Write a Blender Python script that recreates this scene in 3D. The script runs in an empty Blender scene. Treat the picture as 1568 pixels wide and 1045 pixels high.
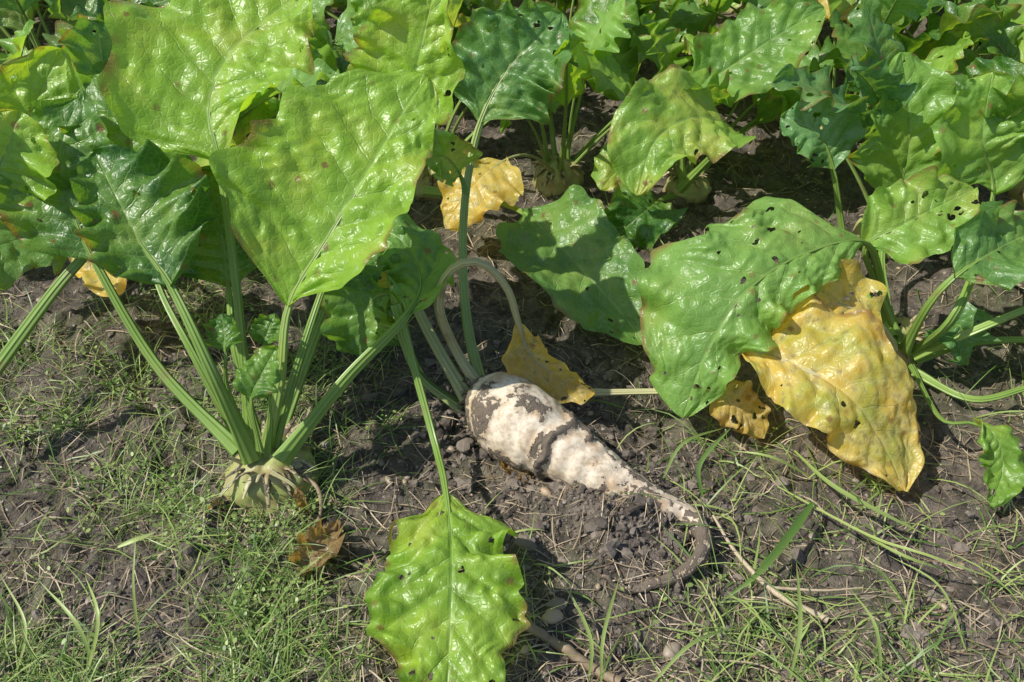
# Sugar beet field with one beet pulled out of the ground.
# World units are metres: +X right along the row, +Y away, +Z up; curve data below is in millimetres.
import bpy, bmesh, math, numpy as np
from mathutils import Vector
R=np.random.default_rng(7)
CAMH=.85; PITCH=40; LENS=30.0
def P3(s): return np.array([[float(c) for c in q.split(',')] for q in s.split()])/1000
# ---------------- noise
_T={}
def vn(x,y,seed=0):
    if seed not in _T: _T[seed]=np.random.default_rng(1000+seed).random((256,256))
    T=_T[seed]; x=np.asarray(x,float); y=np.asarray(y,float)
    xi=np.floor(x).astype(int); yi=np.floor(y).astype(int); fx=x-xi; fy=y-yi
    fx=fx*fx*(3-2*fx); fy=fy*fy*(3-2*fy)
    a=T[xi&255,yi&255]; b=T[(xi+1)&255,yi&255]; c=T[xi&255,(yi+1)&255]; d=T[(xi+1)&255,(yi+1)&255]
    return (a*(1-fx)+b*fx)*(1-fy)+(c*(1-fx)+d*fx)*fy
def fbm(x,y,o=4,seed=0):
    s=0;a=1;n=0
    for i in range(o):
        s=s+a*vn(x*2**i,y*2**i,seed+i); n+=a; a*=.5
    return s/n
def gh(x,y):
    x=np.asarray(x,float);y=np.asarray(y,float)
    h=(fbm(x*3+50,y*3+50,3,1)-.5)*.05
    h+=(fbm(x*16+9,y*16+9,3,5)-.5)*.026
    c=fbm(x*55+3,y*55+3,3,9); h+=np.maximum(c-.47,0)*.038
    def bump(px,py,r,a): return a*np.exp(-((x-px)**2+(y-py)**2)/r**2)
    h+=bump(.13,.66,.09,.02)+bump(.20,.84,.06,-.03)+bump(-.02,.78,.06,-.012)+bump(-.31,.70,.10,.01)
    return h
# ---------------- mesh builder
class MB:
    def __init__(s): s.v=[];s.f=[];s.uv=[];s.t=[];s.m=[];s.n=0
    def add(s,V,Fc,uv,tint,mat):
        V=np.asarray(V,float).reshape(-1,3); n=len(V)
        s.v.append(V); s.f.append(np.asarray(Fc)+s.n); s.m.append(np.full(len(Fc),mat))
        s.uv.append(np.zeros((n,2)) if uv is None else uv)
        tt=np.asarray(tint,float); s.t.append(np.tile(tt,(n,1)) if tt.ndim==1 else tt); s.n+=n
    def mesh(s,name,mats,smooth=True):
        V=np.concatenate(s.v); me=bpy.data.meshes.new(name)
        L=np.concatenate([f.ravel() for f in s.f]); tot=np.concatenate([np.full(len(f),f.shape[1]) for f in s.f])
        st=np.concatenate([[0],np.cumsum(tot)[:-1]])
        me.vertices.add(len(V)); me.vertices.foreach_set('co',V.ravel())
        me.loops.add(len(L)); me.loops.foreach_set('vertex_index',L.astype(np.int32))
        me.polygons.add(len(tot)); me.polygons.foreach_set('loop_start',st.astype(np.int32)); me.polygons.foreach_set('loop_total',tot.astype(np.int32))
        me.polygons.foreach_set('material_index',np.concatenate(s.m).astype(np.int32))
        me.polygons.foreach_set('use_smooth',np.full(len(tot),smooth))
        a=me.attributes.new('luv','FLOAT_VECTOR','POINT'); u=np.concatenate(s.uv); a.data.foreach_set('vector',np.c_[u,np.zeros(len(u))].ravel())
        a=me.attributes.new('tint','FLOAT_COLOR','POINT'); t=np.concatenate(s.t); a.data.foreach_set('color',np.c_[t,np.ones(len(t))].ravel())
        for m in mats: me.materials.append(m)
        me.update(calc_edges=True); me.validate()
        return me
    def obj(s,name,mats,smooth=True):
        o=bpy.data.objects.new(name,s.mesh(name,mats,smooth)); bpy.context.scene.collection.objects.link(o); return o
def grid(nr,nc,wrap=False):
    i=np.arange(nr-1)[:,None]; j=np.arange(nc if wrap else nc-1)[None,:]
    j2=(j+1)%nc
    return np.stack([i*nc+j,i*nc+j2,(i+1)*nc+j2,(i+1)*nc+j],-1).reshape(-1,4)
def nrm(a): return a/np.maximum(np.linalg.norm(a,axis=-1,keepdims=True),1e-9)
def crdense(P,k=24):
    P=np.asarray(P,float); Q=np.vstack([2*P[0]-P[1],P,2*P[-1]-P[-2]]); out=[]
    t=np.linspace(0,1,k,endpoint=False)[:,None]
    for i in range(1,len(Q)-2):
        a,b,c,d=Q[i-1:i+3]
        out.append(.5*((2*b)+(-a+c)*t+(2*a-5*b+4*c-d)*t**2+(-a+3*b-3*c+d)*t**3))
    out.append(P[-1:]); return np.vstack(out)
def resamp(P,n):
    l=np.r_[0,np.cumsum(np.linalg.norm(np.diff(P,axis=0),axis=1))]
    q=np.linspace(0,l[-1],n); return np.stack([np.interp(q,l,P[:,k]) for k in range(3)],1)
def tube(B,path,rad,mat,tint,seg=8,flat=1.0,side=None,lump=0):
    n=len(path); T=nrm(np.gradient(path,axis=0)); 
    s=np.array(side if side is not None else [1,0.1,0.05],float)
    S=[]
    for i in range(n):
        s=s-np.dot(s,T[i])*T[i]
        if np.linalg.norm(s)<1e-4: s=np.cross(T[i],[.3,.5,.8])
        s=s/np.linalg.norm(s); S.append(s)
    S=np.array(S); N=np.cross(S,T)
    a=np.linspace(0,2*np.pi,seg,endpoint=False)
    rr=np.broadcast_to(np.asarray(rad,float),(n,))[:,None]*np.ones((1,seg))
    if flat<1: rr=rr*(1-.42*np.exp(-((a[None]-np.pi/2)/.5)**2))   # groove on upper side
    if lump: rr=rr*(1+lump*(R.random((n,seg))-.5))
    V=path[:,None]+S[:,None]*(np.cos(a)[None,:,None]*rr[...,None])+N[:,None]*(np.sin(a)[None,:,None]*rr[...,None]*flat)
    uv=np.stack([np.broadcast_to(a/6.283,(n,seg)),np.broadcast_to(np.linspace(0,1,n)[:,None],(n,seg))],-1).reshape(-1,2)
    B.add(V,grid(n,seg,True),uv,tint,mat)
LEAF,PET,ROOT=0,1,2
def blade(B,path,side0,wl,wr,ruf=.014,nr=5,curl=.4,twist=0,roll=0,tint=(0,.5,0),seed=0,ns=25,quilt=.004,fold=.12,nh=6,hr=(.0015,.005),lobe=1.):
    n=len(path); t=np.linspace(0,1,n); T=nrm(np.gradient(path,axis=0)); r=np.random.default_rng(seed)
    S=np.asarray(side0,float)[None]-(T@side0)[:,None]*T; S=nrm(S); N=np.cross(S,T)
    an=(roll+twist*t)[:,None]; S,N=S*np.cos(an)+N*np.sin(an),N*np.cos(an)-S*np.sin(an)
    s=np.linspace(-1,1,ns); a=np.abs(s)[None]
    pr=np.sin(np.pi*np.clip(t,0,1)**.76)**.58; pr=pr*np.clip(.07+t*5,0,1)**.8
    pr=pr[:,None]; ph=r.random(4)*50
    sd=(s>0)[None]
    w=np.where(sd,wr,wl)*pr
    e=vn(t*8+ph[0],0,3)[:,None]*(~sd)+vn(t*8+ph[1],9,3)[:,None]*sd
    e2=vn(t*30+ph[0],4,4)[:,None]*(~sd)+vn(t*30+ph[1],7,4)[:,None]*sd
    w=w*(1+((e-.5)*.22+(e2-.5)*.09)*lobe)
    cu=curl+ (vn(t*3+ph[2],0,6)[:,None]-.5)*.8; cu=np.where(np.abs(cu)<.05,.05,cu)
    X=w*np.sin(cu*s[None])/cu; Z=w*(1-np.cos(cu*s[None]))/cu
    rf=np.where(sd,np.sin(2*np.pi*nr*t+ph[0])[:,None]*.6+(vn(t*nr*2.4+ph[2],3,8)[:,None]-.5)*1.6,
                   np.sin(2*np.pi*nr*1.1*t+ph[1])[:,None]*.6+(vn(t*nr*2.2+ph[3],6,8)[:,None]-.5)*1.6)
    Z=Z+1.3*ruf*a**2.1*rf*np.minimum(pr*1.3,1)+fold*a*w*(1-a*.5)
    L=max(.05,np.linalg.norm(np.diff(path,axis=0),axis=1).sum()); q=quilt*min(1.3,L/.2)
    wo=(vn(t[:,None]*L*30+ph[2],s[None]*wl*30,15)-.5)*.35
    c=(t[:,None]-.20*a+.02*sd)*8.5+wo; fr=c-np.floor(c)
    Z=Z+q*1.3*(np.sin(np.pi*fr)**.65-.5)*a**.4*(1.15-a)*1.25*pr
    U=t[:,None]*L; Vv=s[None]*np.where(sd,wr,wl)
    Z=Z+q*1.9*(fbm(U*46+ph[0],Vv*46+ph[1],2,11)-.5)*a**.3*pr+q*1.0*(vn(U*125+ph[0],Vv*125+ph[1],13)-.5)*a**.3*pr
    Z=Z+.022*(vn(t[:,None]*5+ph[3],s[None]*2.2+ph[1],12)-.5)*a
    V=path[:,None]+S[:,None]*X[...,None]+N[:,None]*Z[...,None]
    Fc=grid(n,ns)
    if nh:   # insect holes cut out of the blade
        Xm=s[None]*w; Tm=np.broadcast_to(t[:,None]*L,Xm.shape); keep=np.ones(len(Fc),bool); cell=max(L/n,(wl+wr)/ns)
        for k in range(nh):
            hs=r.uniform(.1,1.)*r.choice([-1,1]); ht=r.uniform(.1,.95); i0=int(ht*(n-1)); j0=int((hs+1)/2*(ns-1)); cx,ct=Xm[i0,j0],ht*L
            rad=max(r.uniform(*hr)*r.uniform(.5,1.2),cell*.62); dx=Xm-cx; dt=Tm-ct; d=np.hypot(dx,dt)+1e-9; th=np.arctan2(dt,dx)
            rt=rad*(1+.25*np.sin(2*th+ph[k%4])+.15*np.sin(3*th+ph[(k+1)%4]))
            fc=d.ravel()[Fc].mean(1)<rt.ravel()[Fc].mean(1)*.95; keep&=~fc
            mv=np.abs(d-rt)<cell*.75; mv&=(a<.999)|(np.abs(hs)>.9)
            mv&=np.isin(np.arange(d.size),Fc[fc].ravel()).reshape(d.shape)
            g=((rt-d)/d*mv)[...,None]; V=V+(S[:,None]*dx[...,None]+T[:,None]*dt[...,None])*g
        Fc=Fc[keep]
    uv=np.stack([np.broadcast_to(s[None],(n,ns)),np.broadcast_to(t[:,None],(n,ns))],-1).reshape(-1,2)
    B.add(V,Fc,uv,tint,LEAF)
def leaf(B,P,bs,nvec,wl,wr,pr=(.008,.0045),ptint=(0,.5,0),nt=84,ns=45,side=None,**k):
    D=crdense(P); K=24*bs; pet=D[:K+1]; bl=resamp(D[K:],nt)
    if side is None: side=nrm(np.cross(D[-1]-D[K],np.asarray(nvec,float)))
    blade(B,bl,side,wl,wr,ns=ns,**k)
    m=resamp(np.vstack([pet[:-1],bl[:-2]]) if bs>0 else bl[:-2],34 if nt>40 else 18)
    lp=np.linalg.norm(np.diff(pet,axis=0),axis=1).sum() if bs>0 else 0; lt=lp+np.linalg.norm(np.diff(bl,axis=0),axis=1).sum()
    x=np.linspace(0,1,len(m)); xb=lp/lt
    rad=np.where(x<xb,pr[0]*(1.3-.3*np.clip(x/.12,0,1))+(pr[1]-pr[0])*x/max(xb,.01),pr[1]*(1-np.clip((x-xb)/(1-xb+.001),0,1))**1.0*.8+.0005)
    T=nrm(np.gradient(m,axis=0)); off=np.clip((x-xb)*8,0,1)*.0012
    N=nrm(np.cross(np.broadcast_to(side,T.shape),T))
    tube(B,m-N*off[:,None],rad,PET,ptint,seg=10 if nt>60 else 7,flat=.75,side=side)
# ---------------- materials
def newmat(name):
    m=bpy.data.materials.new(name); m.use_nodes=True; nt=m.node_tree; nt.nodes.clear(); return m,nt
class NT:
    def __init__(s,nt): s.t=nt
    def n(s,ty,**k):
        o=s.t.nodes.new(ty)
        for a,b in k.items():
            if a.startswith('i_'):
                key=a[2:]; key=int(key) if key.isdigit() else key.replace('_',' ')
                if hasattr(b,'is_output'): s.t.links.new(b,o.inputs[key])
                else: o.inputs[key].default_value=b
            else: setattr(o,a,b)
        return o
    def m(s,op,a,b=0.,c=0.,clamp=False):
        o=s.n('ShaderNodeMath',operation=op,use_clamp=clamp)
        for i,x in enumerate((a,b,c)):
            if hasattr(x,'is_output'): s.t.links.new(x,o.inputs[i])
            else: o.inputs[i].default_value=x
        return o.outputs[0]
    def mix(s,f,a,b):
        o=s.n('ShaderNodeMix',data_type='RGBA')
        for i,x in ((0,f),(6,a),(7,b)):
            if hasattr(x,'is_output'): s.t.links.new(x,o.inputs[i])
            else: o.inputs[i].default_value=(x if i==0 else (*x,1))
        return o.outputs[2]
    def noise(s,co,sc,det=4,rough=.55): 
        o=s.n('ShaderNodeTexNoise',i_Scale=sc,i_Detail=det,i_Roughness=rough); s.t.links.new(co,o.inputs['Vector']); return o.outputs['Fac']
    def ramp(s,v,lo,hi): 
        o=s.n('ShaderNodeMapRange',interpolation_type='SMOOTHSTEP'); s.t.links.new(v,o.inputs[0]); o.inputs[1].default_value=lo;o.inputs[2].default_value=hi; return o.outputs[0]
    def link(s,a,b): s.t.links.new(a,b)
def leafmat():
    m,nt=newmat('beet_leaf'); g=NT(nt)
    co=g.n('ShaderNodeTexCoord').outputs['Object']
    ti=g.n('ShaderNodeSeparateColor'); g.link(g.n('ShaderNodeAttribute',attribute_name='tint').outputs['Color'],ti.inputs[0])
    uv=g.n('ShaderNodeSeparateXYZ'); g.link(g.n('ShaderNodeAttribute',attribute_name='luv').outputs['Vector'],uv.inputs[0])
    a=g.m('ABSOLUTE',uv.outputs[0]); t=uv.outputs[1]
    sd=g.m('GREATER_THAN',uv.outputs[0],0.)
    n1=g.noise(co,14,2); n2=g.noise(co,65,3)
    c=g.m('MULTIPLY',g.m('ADD',g.m('SUBTRACT',t,g.m('MULTIPLY',a,.20)),g.m('MULTIPLY',sd,.02)),8.5)
    c=g.m('ADD',c,g.m('MULTIPLY',g.m('SUBTRACT',n2,.5),.3))
    d=g.m('ABSOLUTE',g.m('SUBTRACT',g.m('FRACT',g.m('ADD',c,.5)),.5))
    wv=g.m('SUBTRACT',.05,g.m('MULTIPLY',a,.035))
    vein=g.m('SUBTRACT',1.,g.m('DIVIDE',d,wv),clamp=True)
    mid=g.m('SUBTRACT',1.,g.m('DIVIDE',a,.045),clamp=True)
    vo=g.n('ShaderNodeTexVoronoi',feature='DISTANCE_TO_EDGE',i_Scale=110.); g.link(co,vo.inputs['Vector'])
    net=g.m('SUBTRACT',1.,g.m('DIVIDE',vo.outputs['Distance'],.14),clamp=True)
    vv=g.m('MAXIMUM',g.m('MAXIMUM',vein,mid),g.m('MULTIPLY',net,.32))
    gf=g.m('ADD',g.m('MULTIPLY',g.ramp(n1,.3,.7),.45),g.m('SUBTRACT',g.m('MULTIPLY',ti.outputs[1],1.1),.28),clamp=True)
    green=g.mix(gf,(.040,.135,.016),(.27,.47,.045))
    green=g.mix(g.m('MULTIPLY',ti.outputs[2],.8),green,(.13,.30,.13))
    yf=g.m('ADD',g.m('MULTIPLY',ti.outputs[0],1.35),g.m('MULTIPLY',g.m('SUBTRACT',n1,.6),2.2),clamp=True)
    yf=g.m('MULTIPLY',yf,g.m('ADD',.3,ti.outputs[0]),clamp=True)
    yel=g.mix(g.ramp(n2,.35,.7),(.64,.46,.07),(.66,.57,.20))
    yel=g.mix(ti.outputs[2],yel,(.24,.16,.07))
    col=g.mix(yf,green,yel)
    col=g.mix(g.m('MULTIPLY',vv,.45),col,g.mix(yf,(.38,.54,.17),(.66,.60,.30)))
    v2=g.n('ShaderNodeTexVoronoi',i_Scale=38.); g.link(co,v2.inputs['Vector'])
    cr=g.n('ShaderNodeSeparateColor'); g.link(v2.outputs['Color'],cr.inputs[0])
    dist=g.m('ADD',v2.outputs['Distance'],g.m('MULTIPLY',g.m('SUBTRACT',n2,.5),.35))
    sel=g.m('MULTIPLY',g.m('GREATER_THAN',cr.outputs[0],.62),g.m('ADD',.35,g.m('MULTIPLY',cr.outputs[1],.65)))
    spot=g.m('MULTIPLY',g.m('SUBTRACT',1.,g.ramp(dist,.10,.25)),sel)
    edge=g.m('MULTIPLY',g.ramp(a,.86,1.0),g.ramp(n1,.5,.6))
    br=g.m('MAXIMUM',g.m('MULTIPLY',spot,.9),g.m('MULTIPLY',edge,.8))
    br=g.m('MAXIMUM',br,g.m('MULTIPLY',g.m('MULTIPLY',g.ramp(n2,.56,.70),ti.outputs[0]),.6))
    col=g.mix(br,col,(.22,.12,.045))
    bp=g.n('ShaderNodeBump',i_Strength=.5,i_Distance=.003)
    h=g.m('ADD',g.m('MULTIPLY',vv,-.6),g.m('MULTIPLY',n2,1.2)); g.link(h,bp.inputs['Height'])
    p=g.n('ShaderNodeBsdfPrincipled'); g.link(col,p.inputs['Base Color']); g.link(bp.outputs[0],p.inputs['Normal'])
    g.link(g.m('ADD',.24,g.m('MULTIPLY',n2,.28)),p.inputs['Roughness']); p.inputs['Specular IOR Level'].default_value=.65
    tr=g.n('ShaderNodeBsdfTranslucent'); g.link(bp.outputs[0],tr.inputs['Normal'])
    hs=g.n('ShaderNodeMix',data_type='RGBA',blend_type='MULTIPLY'); hs.inputs[0].default_value=1; g.link(col,hs.inputs[6]); hs.inputs[7].default_value=(2.3,2.0,.7,1)
    g.link(hs.outputs[2],tr.inputs['Color'])
    ms=g.n('ShaderNodeMixShader'); ms.inputs[0].default_value=.37; g.link(p.outputs[0],ms.inputs[1]); g.link(tr.outputs[0],ms.inputs[2])
    g.link(ms.outputs[0],g.n('ShaderNodeOutputMaterial').inputs[0]); return m
def petmat():
    m,nt=newmat('beet_petiole'); g=NT(nt); co=g.n('ShaderNodeTexCoord').outputs['Object']
    ti=g.n('ShaderNodeSeparateColor'); g.link(g.n('ShaderNodeAttribute',attribute_name='tint').outputs['Color'],ti.inputs[0])
    uv=g.n('ShaderNodeSeparateXYZ'); g.link(g.n('ShaderNodeAttribute',attribute_name='luv').outputs['Vector'],uv.inputs[0])
    n1=g.noise(co,25,3); st=g.m('SINE',g.m('MULTIPLY',uv.outputs[0],6.283*7))
    green=g.mix(g.m('ADD',g.m('MULTIPLY',n1,.6),g.m('SUBTRACT',ti.outputs[1],.3),clamp=True),(.13,.26,.035),(.38,.54,.13))
    col=g.mix(ti.outputs[0],green,(.66,.60,.33)); col=g.mix(g.m('MULTIPLY',g.ramp(n1,.6,.75),.5),col,(.28,.2,.09))
    col=g.mix(g.m('MULTIPLY',g.m('ADD',st,1.),.12),col,(.10,.2,.04))
    bp=g.n('ShaderNodeBump',i_Strength=.5,i_Distance=.0015); g.link(st,bp.inputs['Height'])
    p=g.n('ShaderNodeBsdfPrincipled',i_Roughness=.36); g.link(col,p.inputs['Base Color']); g.link(bp.outputs[0],p.inputs['Normal'])
    tr=g.n('ShaderNodeBsdfTranslucent'); g.link(col,tr.inputs['Color']); ms=g.n('ShaderNodeMixShader'); ms.inputs[0].default_value=.2; g.link(p.outputs[0],ms.inputs[1]); g.link(tr.outputs[0],ms.inputs[2])
    g.link(ms.outputs[0],g.n('ShaderNodeOutputMaterial').inputs[0]); return m
def rootmat():
    m,nt=newmat('beet_root_skin'); g=NT(nt); co=g.n('ShaderNodeTexCoord').outputs['Object']
    ti=g.n('ShaderNodeSeparateColor'); g.link(g.n('ShaderNodeAttribute',attribute_name='tint').outputs['Color'],ti.inputs[0])
    n1=g.noise(co,38,4); n2=g.noise(co,150,4,.65); n0=g.noise(co,85,3,.6)
    cream=g.mix(g.ramp(n1,.42,.72),(.74,.65,.51),(.50,.36,.22))
    grn=g.mix(g.ramp(n1,.36,.66),(.31,.37,.09),(.31,.26,.10))
    col=g.mix(ti.outputs[1],cream,grn)
    d=g.ramp(g.m('ADD',ti.outputs[0],g.m('ADD',g.m('MULTIPLY',g.m('SUBTRACT',n2,.5),1.3),g.m('MULTIPLY',g.m('SUBTRACT',n0,.5),1.4))),.42,.58)
    col=g.mix(g.m('MULTIPLY',g.ramp(g.m('ADD',n2,g.m('MULTIPLY',ti.outputs[0],.5)),.45,.68),.5),col,(.32,.23,.14))
    col=g.mix(g.m('MULTIPLY',d,.93),col,g.mix(n2,(.045,.034,.026),(.18,.145,.11)))
    bp=g.n('ShaderNodeBump',i_Strength=.8,i_Distance=.003); g.link(g.m('ADD',g.m('MULTIPLY',d,g.m('ADD',n2,.4)),g.m('MULTIPLY',n1,.4)),bp.inputs['Height'])
    p=g.n('ShaderNodeBsdfPrincipled'); g.link(col,p.inputs['Base Color']); g.link(bp.outputs[0],p.inputs['Normal']); g.link(g.m('ADD',.5,g.m('MULTIPLY',d,.4)),p.inputs['Roughness'])
    g.link(p.outputs[0],g.n('ShaderNodeOutputMaterial').inputs[0]); return m
def soilmat():
    m,nt=newmat('soil'); g=NT(nt); co=g.n('ShaderNodeTexCoord').outputs['Object']
    n1=g.noise(co,5,3); n2=g.noise(co,75,5,.7); n3=g.noise(co,380,3,.7); n4=g.noise(co,22,4,.6)
    col=g.mix(g.ramp(n4,.35,.68),(.068,.054,.043),(.195,.162,.128))
    col=g.mix(g.m('MULTIPLY',g.ramp(n2,.5,.7),.55),col,(.29,.245,.195))
    col=g.mix(g.m('MULTIPLY',g.ramp(n2,.5,.32),.75),col,(.028,.022,.018))
    col=g.mix(g.m('MULTIPLY',g.m('MULTIPLY',g.ramp(n1,.43,.60),g.ramp(n3,.4,.6)),.5),col,(.12,.15,.04))
    v=g.n('ShaderNodeTexVoronoi',i_Scale=160.); g.link(co,v.inputs['Vector']); cc=g.n('ShaderNodeSeparateColor'); g.link(v.outputs['Color'],cc.inputs[0])
    gr=g.m('MULTIPLY',g.m('GREATER_THAN',cc.outputs[0],.94),g.m('LESS_THAN',v.outputs['Distance'],.4))
    col=g.mix(gr,col,g.mix(cc.outputs[1],(.45,.41,.35),(.25,.15,.08)))
    bp=g.n('ShaderNodeBump',i_Strength=1.,i_Distance=.008); g.link(g.m('ADD',g.m('ADD',n2,g.m('MULTIPLY',n3,.5)),g.m('MULTIPLY',gr,.25)),bp.inputs['Height'])
    p=g.n('ShaderNodeBsdfPrincipled',i_Roughness=.8); g.link(col,p.inputs['Base Color']); g.link(bp.outputs[0],p.inputs['Normal'])
    g.link(p.outputs[0],g.n('ShaderNodeOutputMaterial').inputs[0]); return m
def tintmat(name,a,b,rough=.6,trans=0,sc=90,bump=.5):
    m,nt=newmat(name); g=NT(nt); co=g.n('ShaderNodeTexCoord').outputs['Object']
    ti=g.n('ShaderNodeSeparateColor'); g.link(g.n('ShaderNodeAttribute',attribute_name='tint').outputs['Color'],ti.inputs[0])
    if bump:
        n=g.noise(co,sc,4,.65); f=g.m('ADD',ti.outputs[0],g.m('MULTIPLY',g.m('SUBTRACT',n,.5),.6),clamp=True)
    else: f=ti.outputs[0]
    col=g.mix(f,a,b)
    p=g.n('ShaderNodeBsdfPrincipled',i_Roughness=rough); g.link(col,p.inputs['Base Color'])
    if bump:
        bp=g.n('ShaderNodeBump',i_Strength=bump,i_Distance=.002); g.link(n,bp.inputs['Height']); g.link(bp.outputs[0],p.inputs['Normal'])
    out=p.outputs[0]
    if trans:
        tr=g.n('ShaderNodeBsdfTranslucent'); g.link(col,tr.inputs['Color']); ms=g.n('ShaderNodeMixShader'); ms.inputs[0].default_value=trans
        g.link(out,ms.inputs[1]); g.link(tr.outputs[0],ms.inputs[2]); out=ms.outputs[0]
    g.link(out,g.n('ShaderNodeOutputMaterial').inputs[0]); return m
ML,MP,MR,MS=leafmat(),petmat(),rootmat(),soilmat()
BM=[ML,MP,MR]
MG=tintmat('grass_blade',(.09,.20,.03),(.42,.52,.16),.42,.3,bump=0)
MC=tintmat('soil_clod',(.058,.046,.037),(.225,.188,.15),.88,0,130,1.)
MPb=tintmat('pebble',(.22,.20,.18),(.42,.31,.20),.5,0,60,.3)
MD=tintmat('dry_straw',(.20,.14,.08),(.52,.43,.29),.6,0,120,.5)
# ---------------- ground
def axis(lo,hi,st,far):
    a=np.arange(lo,hi,st); e=[];x=0;d=st
    while x<far: d*=1.35; x+=d; e.append(x)
    e=np.array(e); return np.r_[(lo-e)[::-1],a,a[-1]+e]
xs=axis(-1.25,1.35,.005,70); ys=axis(.36,2.3,.005,70)
X,Y=np.meshgrid(xs,ys); B=MB(); B.add(np.stack([X,Y,gh(X,Y)],-1),grid(len(ys),len(xs)),None,(0,0,0),0)
B.obj('ground',[MS])
# ---------------- clods, pebbles
def ico(sub):
    bm=bmesh.new(); bmesh.ops.create_icosphere(bm,subdivisions=sub,radius=1); v=np.array([x.co[:] for x in bm.verts]); f=np.array([[q.index for q in p.verts] for p in bm.faces]); bm.free(); return v,f
I2,F2=ico(2)
def stones(name,mat,pts,size,flat,jag,tr,seed,bury=.3,smooth=True):
    r=np.random.default_rng(seed); n=len(pts); k=len(I2)
    base=np.repeat(I2[None],n,0)
    fr=r.normal(size=(n,3,3))*2.0; ph=r.random((n,3))*6
    q=np.einsum('nij,nkj->nki',fr,base)+ph[:,None]
    rad=1+jag*(np.sin(q).sum(-1)/2.0)+jag*.9*(r.random((n,k))-.5)
    sc=np.stack([np.ones(n)*1,r.uniform(.55,1,n),r.uniform(*flat,n)],-1)
    V=base*rad[...,None]*sc[:,None]*size[:,None,None]
    an=r.random(n)*6.28; c,s=np.cos(an)[:,None],np.sin(an)[:,None]
    V=np.stack([V[...,0]*c-V[...,1]*s,V[...,0]*s+V[...,1]*c,V[...,2]],-1)
    z=gh(pts[:,0],pts[:,1])+size*(flat[0]+flat[1])/2*(1-bury*2)
    V=V+np.stack([pts[:,0],pts[:,1],z],-1)[:,None]
    Fc=(F2[None]+np.arange(n)[:,None,None]*k).reshape(-1,3)
    t=np.repeat(np.stack([r.uniform(*tr,n),r.random(n),r.random(n)],-1),k,0)
    B=MB(); B.add(V.reshape(-1,3),Fc,None,t,0); return B.obj(name,[mat],smooth=smooth)
def wedge(n,seed,y0=.42,y1=2.4):
    r=np.random.default_rng(seed); y=y0+(y1-y0)*r.random(n)**1.6; x=(r.random(n)*2-1)*(.38+.62*y); return np.stack([x,y],-1)
p=wedge(18000,1); sz=.0014+.0011*R.pareto(2.6,18000); sz=np.clip(sz,0,.010)
stones('soil_clods',MC,p,sz,(.45,.85),.42,(0,1),2,.4,False)
q=np.array([.13,.665])+R.normal(size=(1300,2))*[.09,.06]; q2=np.array([.12,.90])+R.normal(size=(600,2))*[.13,.06]; q3=np.array([-.07,.78])+R.normal(size=(500,2))*[.06,.06]
q=np.vstack([q,q2,q3]); stones('soil_clods',MC,q,np.clip(.0016+.0014*R.pareto(2.,2400),0,.011),(.45,.85),.5,(0,1),3,.4,False)
p=wedge(200,4,.42,1.8); stones('pebbles',MPb,p,R.uniform(.002,.006,200),(.4,.7),.15,(0,1),5)
p=P3('44,517 174,493 -156,714 233,513 42,695 -83,784 -249,784'); stones('pebbles',MPb,p,np.array([.012,.013,.008,.011,.010,.008,.009]),(.5,.7),.15,(0,1),6,.4)
# ---------------- grass
def grassblades(name,pts,L,wd,lean,tint,seed,seg=5,mat=None):
    r=np.random.default_rng(seed); n=len(pts); a=r.random(n)*6.283
    d=np.stack([np.cos(a),np.sin(a),np.zeros(n)],-1); s=np.stack([-np.sin(a),np.cos(a),np.zeros(n)],-1)
    e0=r.uniform(*lean,n); k=r.uniform(.4,1.7,n); P=np.stack([pts[:,0],pts[:,1],gh(pts[:,0],pts[:,1])-.002],-1)
    pos=[P]; sw=r.normal(size=n)*.5
    for i in range(seg):
        e=e0-k*(i/seg)**1.2; dd=d*np.cos(e)[:,None]+s*(np.sin(sw*i/seg)*np.cos(e))[:,None]+np.array([0,0,1.])*np.sin(e)[:,None]
        P=P+dd*(L/seg)[:,None]; P[:,2]=np.maximum(P[:,2],gh(P[:,0],P[:,1])+.0015+.001*i); pos.append(P)
    pos=np.stack(pos,1); w=wd[:,None]*np.array([.8,1,1,.85,.55,.08][:seg+1])[None]
    ss=s+np.array([0,0,1.])*r.normal(size=n)[:,None]*.5; ss=nrm(ss)
    V=np.stack([pos-ss[:,None]*w[...,None]/2,pos+ss[:,None]*w[...,None]/2],2).reshape(n,-1,3)
    f=grid(seg+1,2); Fc=(f[None]+np.arange(n)[:,None,None]*(2*(seg+1))).reshape(-1,4)
    t=np.repeat(np.stack([tint]*3,-1),2*(seg+1),0)
    B=MB(); B.add(V.reshape(-1,3),Fc,None,t,0); return B.obj(name,[mat or MG])
def pick(p,dens,seed):
    r=np.random.default_rng(seed); return p[r.random(len(p))<dens(p[:,0],p[:,1])]
def dl(x,y):
    m=np.clip((-.12-x)/.15,0,1)*np.clip((1.5-y)/.4,0,1); c=fbm(x*11+5,y*11+5,3,21); return m*np.clip((c-.42)*5,0.04,1)*.68
def dr(x,y):
    m=np.clip((x-.08)/.2,0,1)*np.clip((1.0-y)/.25,.06,1); c=fbm(x*8+5,y*8+5,3,25); return m*np.clip((c-.48)*6,0.04,1)*.5
def dm(x,y): c=fbm(x*8+5,y*8+5,3,29); return np.clip((c-.56)*5,0.01,1)*np.clip((.70-y)/.1,.05,1)*.5
p=pick(wedge(52000,11,.40,1.7),dl,1); n=len(p)
grassblades('grass',p,R.uniform(.02,.10,n),R.uniform(.0007,.0018,n),(-.1,1.1),R.random(n)**1.2,12)
p=pick(wedge(15000,13,.40,1.5),dr,2); n=len(p)
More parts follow.
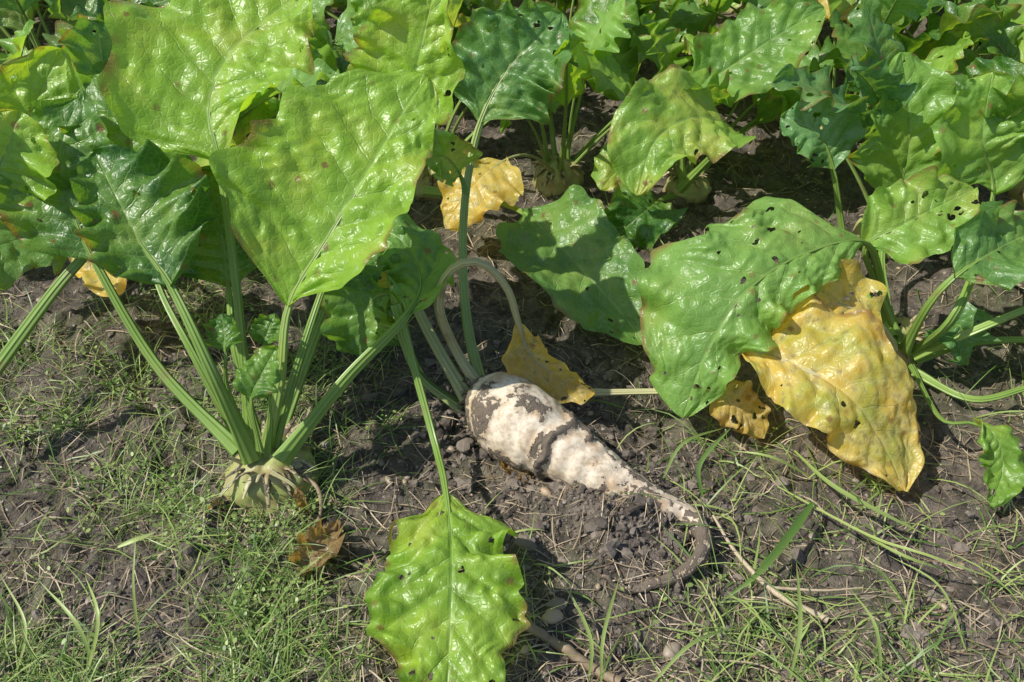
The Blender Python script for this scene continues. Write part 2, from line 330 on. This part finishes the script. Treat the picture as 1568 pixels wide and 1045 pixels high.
grassblades('grass',p,R.uniform(.03,.12,n),R.uniform(.0009,.0026,n),(0,1.0),R.random(n),14)
p=pick(wedge(9000,15,.40,1.5),dm,2); n=len(p)
grassblades('grass',p,R.uniform(.03,.09,n),R.uniform(.001,.0024,n),(0,1.1),R.random(n),16)
p=wedge(7500,17,.40,1.9); n=len(p)
grassblades('plant_debris',p,R.uniform(.012,.09,n),R.uniform(.0006,.0018,n),(-.2,.3),R.random(n)**1.3,18,mat=MD)
def weeds(name,pts,seed,ll=(.003,.008)):
    r=np.random.default_rng(seed); n=len(pts); a=r.random(n)*6.28; e=r.uniform(-.2,.9,n); L=r.uniform(*ll,n)
    d=np.stack([np.cos(a)*np.cos(e),np.sin(a)*np.cos(e),np.sin(e)],-1); s=np.stack([-np.sin(a),np.cos(a),r.normal(size=n)*.3],-1)
    P=np.stack([pts[:,0],pts[:,1],gh(pts[:,0],pts[:,1])+r.uniform(.002,.022,n)],-1)
    o=[(0,0),(.35,.3),(.75,.26),(1,0),(.75,-.26),(.35,-.3)]
    V=np.stack([P+d*(L*x)[:,None]+s*(L*y)[:,None] for x,y in o],1).reshape(-1,3)
    Fc=(np.arange(6)[None]+np.arange(n)[:,None]*6); t=np.repeat(np.stack([r.random(n)]*3,-1),6,0)
    B=MB(); B.add(V,Fc,None,t,0); return B.obj(name,[MG])
p=pick(wedge(60000,19,.40,1.5),lambda x,y:dl(x,y)*np.clip((fbm(x*22,y*22,2,33)-.42)*6,0,1),3); weeds('small_weeds',p,4)
p=pick(wedge(12000,20,.40,1.3),lambda x,y:dr(x,y)*np.clip((fbm(x*22,y*22,2,33)-.5)*6,0,1),3); weeds('small_weeds',p,5)
# ---------------- beet crown sitting in the soil
def crown(B,c,r,h,seed,green=.9,n0=.02):
    rr=np.random.default_rng(seed); n=24;m=40; th=np.linspace(.05,np.pi*.62,n)[:,None]; a=np.linspace(0,2*np.pi,m,endpoint=False)[None]
    rad=1+.10*(vn(a*3.2+seed*7,th*3,40)-.5)*2+.05*np.sin(a*3+seed)
    x=c[0]+r*np.sin(th)**.8*np.cos(a)*rad; y=c[1]+r*np.sin(th)**.8*np.sin(a)*rad; z=c[2]+h*np.cos(th)*rad
    V=np.stack([x,y,z],-1); t=np.zeros((n,m,3)); t[...,0]=np.clip(n0+.6*(th-1.25)+.35*np.exp(-((th-.4)/.25)**2),0,1); t[...,1]=green
    B.add(V,grid(n,m,True),None,t.reshape(-1,3),ROOT)
    for i in range(26):
        aa=rr.random()*6.28; b=np.array([c[0]+r*.5*np.cos(aa),c[1]+r*.5*np.sin(aa),c[2]+h*.8]); e=b+np.array([np.cos(aa)*r*.55,np.sin(aa)*r*.55,r*rr.uniform(-.5,.5)])
        tube(B,resamp(np.array([b,(b+e)/2+[0,0,.006],e]),5),np.linspace(.006,.0015,5),ROOT,(rr.uniform(.2,.6),.6,0),seg=6,flat=.4)
def plant(B,c,seed,nl=11,sc=1.,nt=30,ns=17,yel=.08,nh=3):
    r=np.random.default_rng(seed); c=np.array(c,float)
    crown(B,c+[0,0,-.005],.05*sc,.045*sc,seed)
    for i in range(nl):
        a=i*2.4+r.normal()*.3
        f=i/nl; e0=1.45-.60*f+r.normal()*.1; bend=(.6+.8*f)*r.uniform(.5,1.3)
        lp=r.uniform(.17,.26)*sc; lb=r.uniform(.16,.25)*sc*(.8+.2*f); L=lp+lb; N=11
        d=np.array([math.cos(a),math.sin(a),0]); s=np.array([math.sin(a),-math.cos(a),0]); sw=r.normal()*.25
        P=[c+d*.02*sc+[0,0,.02*sc]]
        for k in range(N):
            x=(k+.5)/N; e=e0-bend*x**1.6*1.3; v=d*math.cos(e)+s*math.sin(sw*x)+np.array([0,0,math.sin(e)]); P.append(P[-1]+v*L/N)
        P=np.array(P); P[:,2]=np.maximum(P[:,2],.015)
        bs=int(round(N*lp/L)); y=r.random(); tn=((.9 if y<yel else (.35 if y<yel*2.5 else r.uniform(0,.15))),r.uniform(.15,1.),r.uniform(0,.6)*(r.random()<.5)*(y>yel))
        w=r.uniform(.05,.078)*sc
        leaf(B,P,bs,None,w,w*r.uniform(.8,1.15),side=s,nt=nt,ns=ns,pr=(.006*sc,.0032*sc),ptint=(tn[0]*.8,r.uniform(.4,.9),0),ruf=r.uniform(.010,.018),nr=r.uniform(4,6),curl=r.uniform(-.5,.9),twist=r.normal()*.4,roll=r.normal()*.3,tint=tn,seed=int(seed*100+i),nh=nh,quilt=.0045)
i=0
for (x,y,s) in [(-.16,1.48,.95),(.09,1.50,1.),(.34,1.47,.9),(-.88,1.30,.95),(-.62,1.22,.95),(.66,1.28,.95),(.98,1.10,1.),(1.02,1.45,1.),(-.50,1.66,1.05),(.70,1.70,1.),(-.95,1.72,1.),(-.24,1.85,1.),(.10,1.90,1.),(.42,1.86,1.),(1.0,1.85,1.)]:
    B=MB(); plant(B,(x,y,gh(x,y)+.01),20+i,nl=(9 if i in(0,1,2) else 11),sc=s,nt=52,ns=31,nh=4); B.obj('sugar_beet_plant',BM); i+=1
tm=[]
for k in range(7):
    B=MB(); plant(B,(0,0,.01),60+k,nl=12,sc=1.,nt=34,ns=21,yel=.12,nh=0); tm.append(B.mesh('beet_plant_mesh',BM))
r=np.random.default_rng(5)
for row in range(9):
    y=2.15+row*.38
    for x in np.arange(-2.4-row*.2,2.6+row*.2,.30):
        if abs(x)>.55+.75*y: continue
        o=bpy.data.objects.new('sugar_beet_plant',tm[r.integers(7)]); bpy.context.scene.collection.objects.link(o)
        xx=x+r.normal()*.05; yy=y+r.normal()*.07; o.location=(xx,yy,float(gh(xx,yy))); o.rotation_euler=(0,0,r.random()*6.28); o.scale=[r.uniform(.85,1.15)]*3
# ---------------- individually modelled plants
def H(B,s,bs,n,wl,wr,**k):
    k.setdefault('nh',9); k.setdefault('quilt',.0052)
    leaf(B,P3(s),bs,nrm(np.array(n,float)),wl,wr,**k)
B=MB(); crown(B,np.array([-.302,.719,.018]),.058,.052,3,.95,-.02)
H(B,'-314,720,40 -275,740,161 -257,780,249 -211,820,315 -168,870,367 -131,930,410 -100,980,440',2,(-.35,-.9,.3),.14,.075,tint=(.14,.95,0),seed=1,curl=.5,ruf=.012,ptint=(.1,.7,0),pr=(.009,.005),nt=110,ns=61,nh=4)
H(B,'-306,750,37 -247,900,154 -155,1020,350 -126,1040,407 -109,1060,462 -92,1080,518',2,(-.1,-.9,.5),.085,.06,tint=(.15,1,0),seed=2)
H(B,'-339,760,26 -338,850,243 -351,920,356 -366,970,404 -345,1020,448 -297,1080,479 -252,1120,498',2,(-.1,-.7,.8),.125,.105,tint=(.18,1,0),seed=3,ruf=.016,nt=100,ns=55)
H(B,'-316,700,74 -342,720,210 -386,780,275 -425,820,310 -457,860,351 -485,900,380',2,(.2,-.8,.6),.05,.10,tint=(0,.22,.1),seed=4,ruf=.018,nr=6,pr=(.009,.005))
H(B,'-328,700,91 -434,780,156 -509,860,256 -536,900,305 -551,950,358 -535,1000,403',2,(.1,-.8,.6),.08,.10,tint=(0,.35,.2),seed=5,ruf=.014,pr=(.008,.005))
H(B,'-280,700,74 -200,760,153 -130,820,201 -115,880,212 -141,920,245 -195,950,255',2,(.2,-.6,.8),.045,.05,tint=(.1,.6,.4),seed=6,pr=(.010,.006))
H(B,'-300,720,58 -259,770,165 -230,840,231 -219,900,238 -203,950,255 -195,1000,275',2,(.1,-.9,.4),.06,.07,tint=(0,.2,.1),seed=7,pr=(.007,.004))
H(B,'-321,750,25 -351,820,143 -371,900,187 -384,950,245 -414,1000,304',2,(0,-.9,.4),.09,.09,tint=(0,.15,.1),seed=8,pr=(.007,.004))
H(B,'-333,730,47 -384,780,167 -441,860,226 -453,920,284 -438,970,339',2,(0,-.9,.4),.07,.08,tint=(0,.2,.3),seed=17,pr=(.007,.004))
H(B,'-298,690,102 -297,700,173 -286,720,195 -267,740,222',1,(-.3,-.9,.3),.028,.028,tint=(0,.4,.1),seed=9,pr=(.004,.002),ruf=.005,nh=0)
H(B,'-316,720,58 -333,730,160 -328,740,212 -337,780,238',2,(0,-.9,.4),.02,.02,tint=(0,.3,.1),seed=10,pr=(.005,.002),ruf=.005,nh=0)
H(B,'-301,710,63 -287,740,150 -293,770,196 -283,800,222',2,(0,-.9,.4),.02,.02,tint=(0,.3,.1),seed=18,pr=(.005,.002),ruf=.005,nh=0)
H(B,'-144,840,205 -122,800,128 -93,720,70 -75,630,100 -63,540,105 -61,466,90 -63,362,50',3,(0,-.5,.85),.072,.077,tint=(.14,.8,.0),seed=11,ruf=.020,nr=8,curl=-.5,pr=(.006,.004),quilt=.006,nt=120,ns=71,nh=32,hr=(.001,.005),lobe=1.8)
H(B,'-134,840,190 -151,860,206 -177,860,196 -189,840,169 -187,820,132',1,(0,-.8,.5),.05,.055,tint=(.05,.4,.2),seed=12)
H(B,'-271,649,20 -247,589,25 -228,595,35 -210,641,30',1,(0,-.5,.8),.022,.026,tint=(1,.3,1),ptint=(.9,.2,0),seed=16,ruf=.014,curl=1.2,nh=3,pr=(.003,.002))
H(B,'-330,690,60 -352,668,45 -358,655,22 -350,640,14',1,(0,-.5,.8),.010,.012,tint=(1,.3,.9),ptint=(.9,.2,0),seed=19,ruf=.008,curl=1.4,nh=0,pr=(.003,.002))
H(B,'-290,685,70 -262,672,60 -250,662,40 -247,655,20',1,(0,-.5,.8),.008,.010,tint=(1,.3,.9),ptint=(.9,.2,0),seed=20,ruf=.006,curl=1.4,nh=0,pr=(.003,.002))
B.obj('sugar_beet_plant',BM)
B=MB(); crown(B,np.array([-.78,.74,.01]),.055,.05,9)
H(B,'-693,760,86 -571,850,214 -519,900,260 -484,950,313 -489,1000,368 -537,1050,407',2,(0,-.7,.7),.09,.09,tint=(0,.4,.15),seed=13,ruf=.016,nr=7,pr=(.010,.006))
H(B,'-708,760,109 -697,980,277 -627,1000,350 -596,1030,398 -567,1060,441',1,(.2,-.8,.5),.07,.08,tint=(.1,.8,0),seed=14)
H(B,'-700,750,96 -712,900,208 -633,900,323 -599,920,373 -584,950,409',2,(.2,-.9,.3),.07,.07,tint=(.2,1,0),seed=15)
B.obj('sugar_beet_plant',BM)
B=MB(); crown(B,np.array([.572,.985,.01]),.05,.045,12)
H(B,'566,958,30 542,1000,101 483,980,203 378,930,216 299,880,191 253,840,126 226,800,46',2,(.1,-.5,.85),.075,.135,tint=(.12,.95,.5),seed=21,ruf=.02,nr=6,curl=-.5,nt=120,ns=71,nh=40,hr=(.001,.006),lobe=2.1)
H(B,'571,954,40 532,1000,113 495,1000,183 535,1000,219 590,1020,238 640,1040,252',2,(0,-.6,.8),.06,.06,tint=(.22,1,.3),seed=22,nh=20)
H(B,'233,926,100 297,860,120 358,813,130 416,763,120 460,731,70 491,697,20',1,(.1,-.6,.8),.11,.062,tint=(.78,.9,0),ptint=(1,.6,0),seed=23,ruf=.014,curl=-.5,nt=100,ns=55,nh=8)
H(B,'546,931,60 500,908,120 436,913,150 370,896,130 313,867,120',1,(0,-.6,.8),.05,.055,tint=(.8,.9,0),ptint=(1,.6,0),seed=24)
H(B,'556,942,50 587,1120,76 604,1170,142 612,1200,228 601,1230,300 584,1260,359',2,(.1,-.9,.4),.09,.09,tint=(.04,.75,.3),seed=25,ruf=.01,nh=22)
H(B,'548,945,60 550,1150,55 504,1200,195 472,1220,246 421,1250,259',2,(0,-.8,.6),.05,.055,tint=(0,.5,.9),seed=26)
H(B,'566,935,50 557,906,150 574,903,200 625,930,220 717,990,220',2,(0,-.6,.8),.06,.06,tint=(.02,.4,.4),seed=27)
H(B,'577,922,30 557,786,60 588,767,70 607,742,70 614,714,40 586,671,20',2,(0,-.7,.7),.03,.032,tint=(.05,.55,.1),seed=28,pr=(.004,.003),ruf=.008,nh=2)
H(B,'582,932,40 628,909,100 707,919,140 827,979,140 991,1034,100',2,(0,-.5,.8),.07,.07,tint=(0,.5,.2),seed=29,pr=(.007,.005),ptint=(0,.8,0))
H(B,'586,934,30 671,950,50 760,933,70 842,921,80 947,905,70',2,(0,-.5,.8),.07,.07,tint=(0,.5,.2),seed=30,pr=(.006,.005),ptint=(0,.7,0))
H(B,'583,919,20 637,852,30 723,859,50 798,840,80 899,825,70',2,(0,-.5,.8),.07,.07,tint=(0,.5,.2),seed=31,pr=(.006,.004),ptint=(0,.6,0))
H(B,'585,939,40 600,906,150 721,1120,195 690,1150,275 698,1200,353',2,(0,-.9,.4),.085,.085,tint=(.1,.8,.3),seed=32,nh=16)
H(B,'570,939,40 618,945,60 625,926,100 649,911,40',1,(0,-.7,.7),.04,.04,tint=(0,.3,.5),seed=33)
B.obj('sugar_beet_plant',BM)
B=MB()
H(B,'-162,1386,50 -52,1355,50 18,1240,92 69,1140,97 120,1050,89 161,1000,67 195,950,44',2,(0,-.6,.8),.088,.098,tint=(.10,.5,.35),seed=41,ruf=.012,nh=16,hr=(.001,.004))
H(B,'301,1401,30 251,1264,100 204,1169,130 174,1159,100 164,1134,60',1,(0,-.6,.8),.06,.06,tint=(0,.15,.1),seed=42,nr=7)
H(B,'306,1373,60 345,1350,132 368,1300,206 293,1250,259 221,1200,245 192,1150,177',2,(0,-.6,.8),.075,.09,tint=(.32,.9,.1),seed=43)
H(B,'312,1373,60 298,1380,173 313,1400,230 380,1400,288 443,1420,324 521,1450,360',2,(0,-.6,.8),.07,.08,tint=(.05,.65,.3),seed=44)
H(B,'110,865,30 195,857,40 264,836,60 291,813,60 317,800,40 334,787,20',2,(0,-.6,.8),.035,.03,tint=(1,.3,.4),ptint=(.9,.4,0),seed=45,ruf=.01,pr=(.005,.004))
B.obj('sugar_beet_leaves',BM)
# ---------------- the pulled beet
B=MB()
D=crdense(P3('-54,811,50 -21,798,58 14,776,56 63,744,48 119,706,37 173,676,26 210,662,20 225,639,22 223,607,28 199,576,28 163,562,20 123,560,12 91,577,10'))
D=resamp(D,220); n=len(D); l=np.r_[0,np.cumsum(np.linalg.norm(np.diff(D,axis=0),axis=1))]
lt=l>.34; D[:,2]=np.where(lt,np.maximum(D[:,2],gh(D[:,0],D[:,1])+.006),D[:,2])
rk=np.interp(l,[0,.012,.035,.07,.10,.125,.14,.18,.23,.28,.32,.345,.37,.45,.52],[.016,.039,.053,.056,.051,.043,.040,.033,.024,.017,.0125,.0105,.009,.0065,.002])
T=nrm(np.gradient(D,axis=0)); S=nrm(np.cross(T,[0,0,1.])); N=np.cross(S,T); m=90; a=np.linspace(0,2*np.pi,m,endpoint=False)[None]
la=l[:,None]; lw=la+.010*(vn(a*2.2+3,0,61)-.5)*2+.004*np.sin(a*2)
ring=np.exp(-((lw-.132)/.0065)**2)+.9*np.exp(-((lw-.160)/.005)**2)*np.clip(vn(a*1.6,3,62)*2-.5,0,1)+.6*np.exp(-((lw-.21)/.004)**2)*np.clip(vn(a*1.6,6,62)*2-.6,0,1)+.6*np.exp(-((lw-.25)/.003)**2)*np.clip(vn(a*1.6,9,62)*2-.6,0,1)
ca,sa=np.cos(a),np.sin(a)
nz=fbm(la*60+3,ca*2.6+sa*1.7+8,4,50); nz2=fbm(la*170,a*9,3,55); nb=fbm(la*14+1,np.cos(a+.5)*1.2+3,2,57)
dirt=np.clip(.05+ring*.8+np.clip(-sa-.25,0,1)*.8+np.clip((nz-.53)*4.,0,.55)+np.clip((la-.17)/.3,0,.22)+np.clip((la-.31)/.06,0,.35)+.6*(la<.018),0,1)
rr=rk[:,None]*(1+.10*(nb-.5)*2+.06*np.sin(lw*260)*np.exp(-((la-.2)/.09)**2)*.6)+dirt**1.5*.008*nz2*np.clip(rk[:,None]/.03,.25,1)-.0012+ring*.003*nz2
V=D[:,None]+S[:,None]*(ca*rr)[...,None]+N[:,None]*(sa*rr)[...,None]
t=np.zeros((n,m,3)); t[...,0]=dirt; t[...,1]=np.clip(.55-la/.05,0,.8)
B.add(V,grid(n,m,True),None,t.reshape(-1,3),ROOT)
cc=np.array([-.049,.823,.05])
for i in range(30):
    d=nrm(R.normal(size=3)*[.6,.8,.8]+[-1,.25,.2]); b=cc+R.normal(size=3)*[.006,.016,.014]; e=b+d*R.uniform(.012,.03)
    tube(B,resamp(np.array([b-d*.01,b+d*.006,e]),6),np.linspace(.006,.002,6),ROOT,(R.uniform(.3,.8),.5,0),seg=6,flat=.5,lump=.3)
for i in range(44):
    k=R.integers(90,210); b=D[k]; d=nrm(R.normal(size=3)*[1,1,.3]); L=R.uniform(.02,.07)
    P=np.array([b,b+d*L*.4+R.normal(size=3)*.004,b+d*L*.8+R.normal(size=3)*.006-[0,0,.01]]); P[:,2]=np.maximum(P[:,2],gh(P[:,0],P[:,1])+.002)
    tube(B,resamp(crdense(P),9),np.linspace(.001,.0004,9),ROOT,(.4,0,0),seg=5)
H(B,'-37,830,60 -74,870,100 -93,860,185 -76,860,241 -39,860,254 -7,860,216 7,860,164 21,860,114 57,840,86 110,830,63',6,(0,-.9,.3),.032,.048,tint=(1,.3,.3),ptint=(.95,.6,0),seed=51,pr=(.0075,.005),curl=1.0,ruf=.010)
H(B,'-60,833,50 -111,900,104 -157,960,181 -187,1020,243 -203,1050,256 -222,1080,286',3,(.2,-.8,.4),.045,.04,tint=(.9,.6,0),ptint=(.7,.8,0),seed=52,pr=(.009,.005),curl=.9)
H(B,'-40,836,60 -62,930,97 -72,1030,138 -70,1150,188 -50,1250,248 -9,1300,312 39,1330,353 78,1360,383',4,(0,-.8,.5),.095,.095,tint=(.02,.3,.5),ptint=(.2,.8,0),seed=53,pr=(.008,.006),ruf=.026,nr=7,quilt=.007,nh=24)
H(B,'-70,1140,183 -78,1150,211 -100,1140,249 -138,1130,254',1,(0,-.8,.5),.035,.04,tint=(.3,.9,.3),seed=57,pr=(.005,.003))
H(B,'-70,831,30 -129,868,60 -159,926,100 -168,963,140 -185,986,180',3,(0,-.8,.5),.05,.04,tint=(.5,.8,0),ptint=(.3,.5,0),seed=54,pr=(.005,.004))
H(B,'-76,852,20 -121,872,50 -149,907,80 -211,968,90 -255,1018,100',2,(0,-.6,.7),.05,.05,tint=(.05,.4,.1),seed=55,pr=(.005,.004))
H(B,'-49,798,30 -12,745,30 13,723,20 23,714,15',1,(.3,-.7,.6),.014,.012,tint=(1,.1,1),ptint=(.6,.1,0),seed=56,pr=(.004,.003),ruf=.005,nh=0)
B.obj('pulled_sugar_beet',BM)
# ---------------- debris stems, single grass blades
B=MB()
def st(s,r0,r1,tn,lump=.2): 
    P=resamp(crdense(P3(s)),30); P[:,2]=np.maximum(P[:,2],gh(P[:,0],P[:,1])+r0*.5)
    tube(B,P,np.linspace(r0,r1,30),0,(tn,tn,tn),seg=7,lump=lump)
st('-28,519,10 32,494,12 112,449,12',.006,.006,.2)
st('246,663,15 266,609,10 300,556,10 349,524,8',.0015,.0045,.8)
st('-277,712,40 -237,679,50 -231,651,30 -252,631,12 -276,623,10',.003,.002,.2)
st('191,476,10 253,472,10 278,461,10',.0015,.001,.6)
st('295,564,10 352,559,12 399,564,10',.002,.001,.8)
B.obj('dry_stems',[MD])
B=MB()
def gb(s,w,tn):
    P=resamp(crdense(P3(s)),16); P[:,2]=np.maximum(P[:,2],gh(P[:,0],P[:,1])+.004); T=nrm(np.gradient(P,axis=0)); S=nrm(np.cross(T,[0.1,-.4,.9])); ww=w*np.sin(np.linspace(.5,3.1,16))[:,None]
    up=nrm(np.cross(S,T)); V=np.stack([P-S*ww+up*ww*.3,P,P+S*ww+up*ww*.3],1); B.add(V.reshape(-1,3),grid(16,3),None,(tn,tn,tn),0)
for s,w,tn in [('361,747,40 386,684,50 434,652,40 506,632,10',.003,.7),('367,671,30 317,612,30 275,577,10',.005,.1),('365,669,20 284,573,35 231,543,10',.004,.2),('188,713,10 217,749,50 284,798,30',.002,.5),
 ('239,697,10 237,725,40 282,769,60',.003,.2),('383,730,10 325,727,50 281,747,40',.002,.8),('404,657,10 437,580,50 517,582,10',.002,.8),('338,713,10 414,614,40 461,572,60 577,564,10',.0018,.9),
 ('289,454,10 300,490,50 325,585,30',.0025,.7),('79,450,10 82,481,40 62,551,30',.002,.6),('92,450,10 95,482,50 122,568,30',.002,.8),('146,450,10 187,477,40 247,515,10',.002,.6),('-429,450,10 -441,478,70 -497,525,80',.002,.8),
 ('-443,450,10 -418,479,80 -452,533,80',.002,.9),('-517,450,10 -507,490,50 -556,547,60',.0015,.8),('-396,484,10 -390,510,90 -394,554,120',.0015,.9),('-413,546,110 -396,551,115 -376,562,115',.0025,1.),('383,450,10 374,484,60 361,531,60',.002,.8),('485,484,10 465,537,50 422,580,50',.0015,.8)]: gb(s,w,tn)
B.obj('grass',[MG])
# ---------------- light, camera
w=bpy.data.worlds.new('World'); bpy.context.scene.world=w; w.use_nodes=True; nt=w.node_tree
sky=nt.nodes.new('ShaderNodeTexSky'); sky.sky_type='NISHITA'; sky.sun_disc=False
EL=math.radians(51); az=math.radians(-103)
sky.sun_elevation=EL; sky.sun_rotation=az
bg=nt.nodes['Background']; bg.inputs[1].default_value=.13; nt.links.new(sky.outputs[0],bg.inputs[0])
sd=bpy.data.lights.new('sun','SUN'); sd.energy=5; sd.angle=math.radians(.6); sd.color=(1,.95,.87); so=bpy.data.objects.new('sun',sd); bpy.context.scene.collection.objects.link(so)
d=Vector((math.sin(az)*math.cos(EL),math.cos(az)*math.cos(EL),math.sin(EL))); so.rotation_euler=d.to_track_quat('Z','Y').to_euler()
cd=bpy.data.cameras.new('camera'); cam=bpy.data.objects.new('camera',cd); bpy.context.scene.collection.objects.link(cam); cd.lens=LENS; cd.sensor_width=36; cd.clip_start=.02; cd.clip_end=300
cam.location=(0,0,CAMH); cam.rotation_euler=(math.radians(90-PITCH),0,0); bpy.context.scene.camera=cam
vs=bpy.context.scene.view_settings; vs.view_transform='Standard'; vs.look='None'; vs.exposure=0
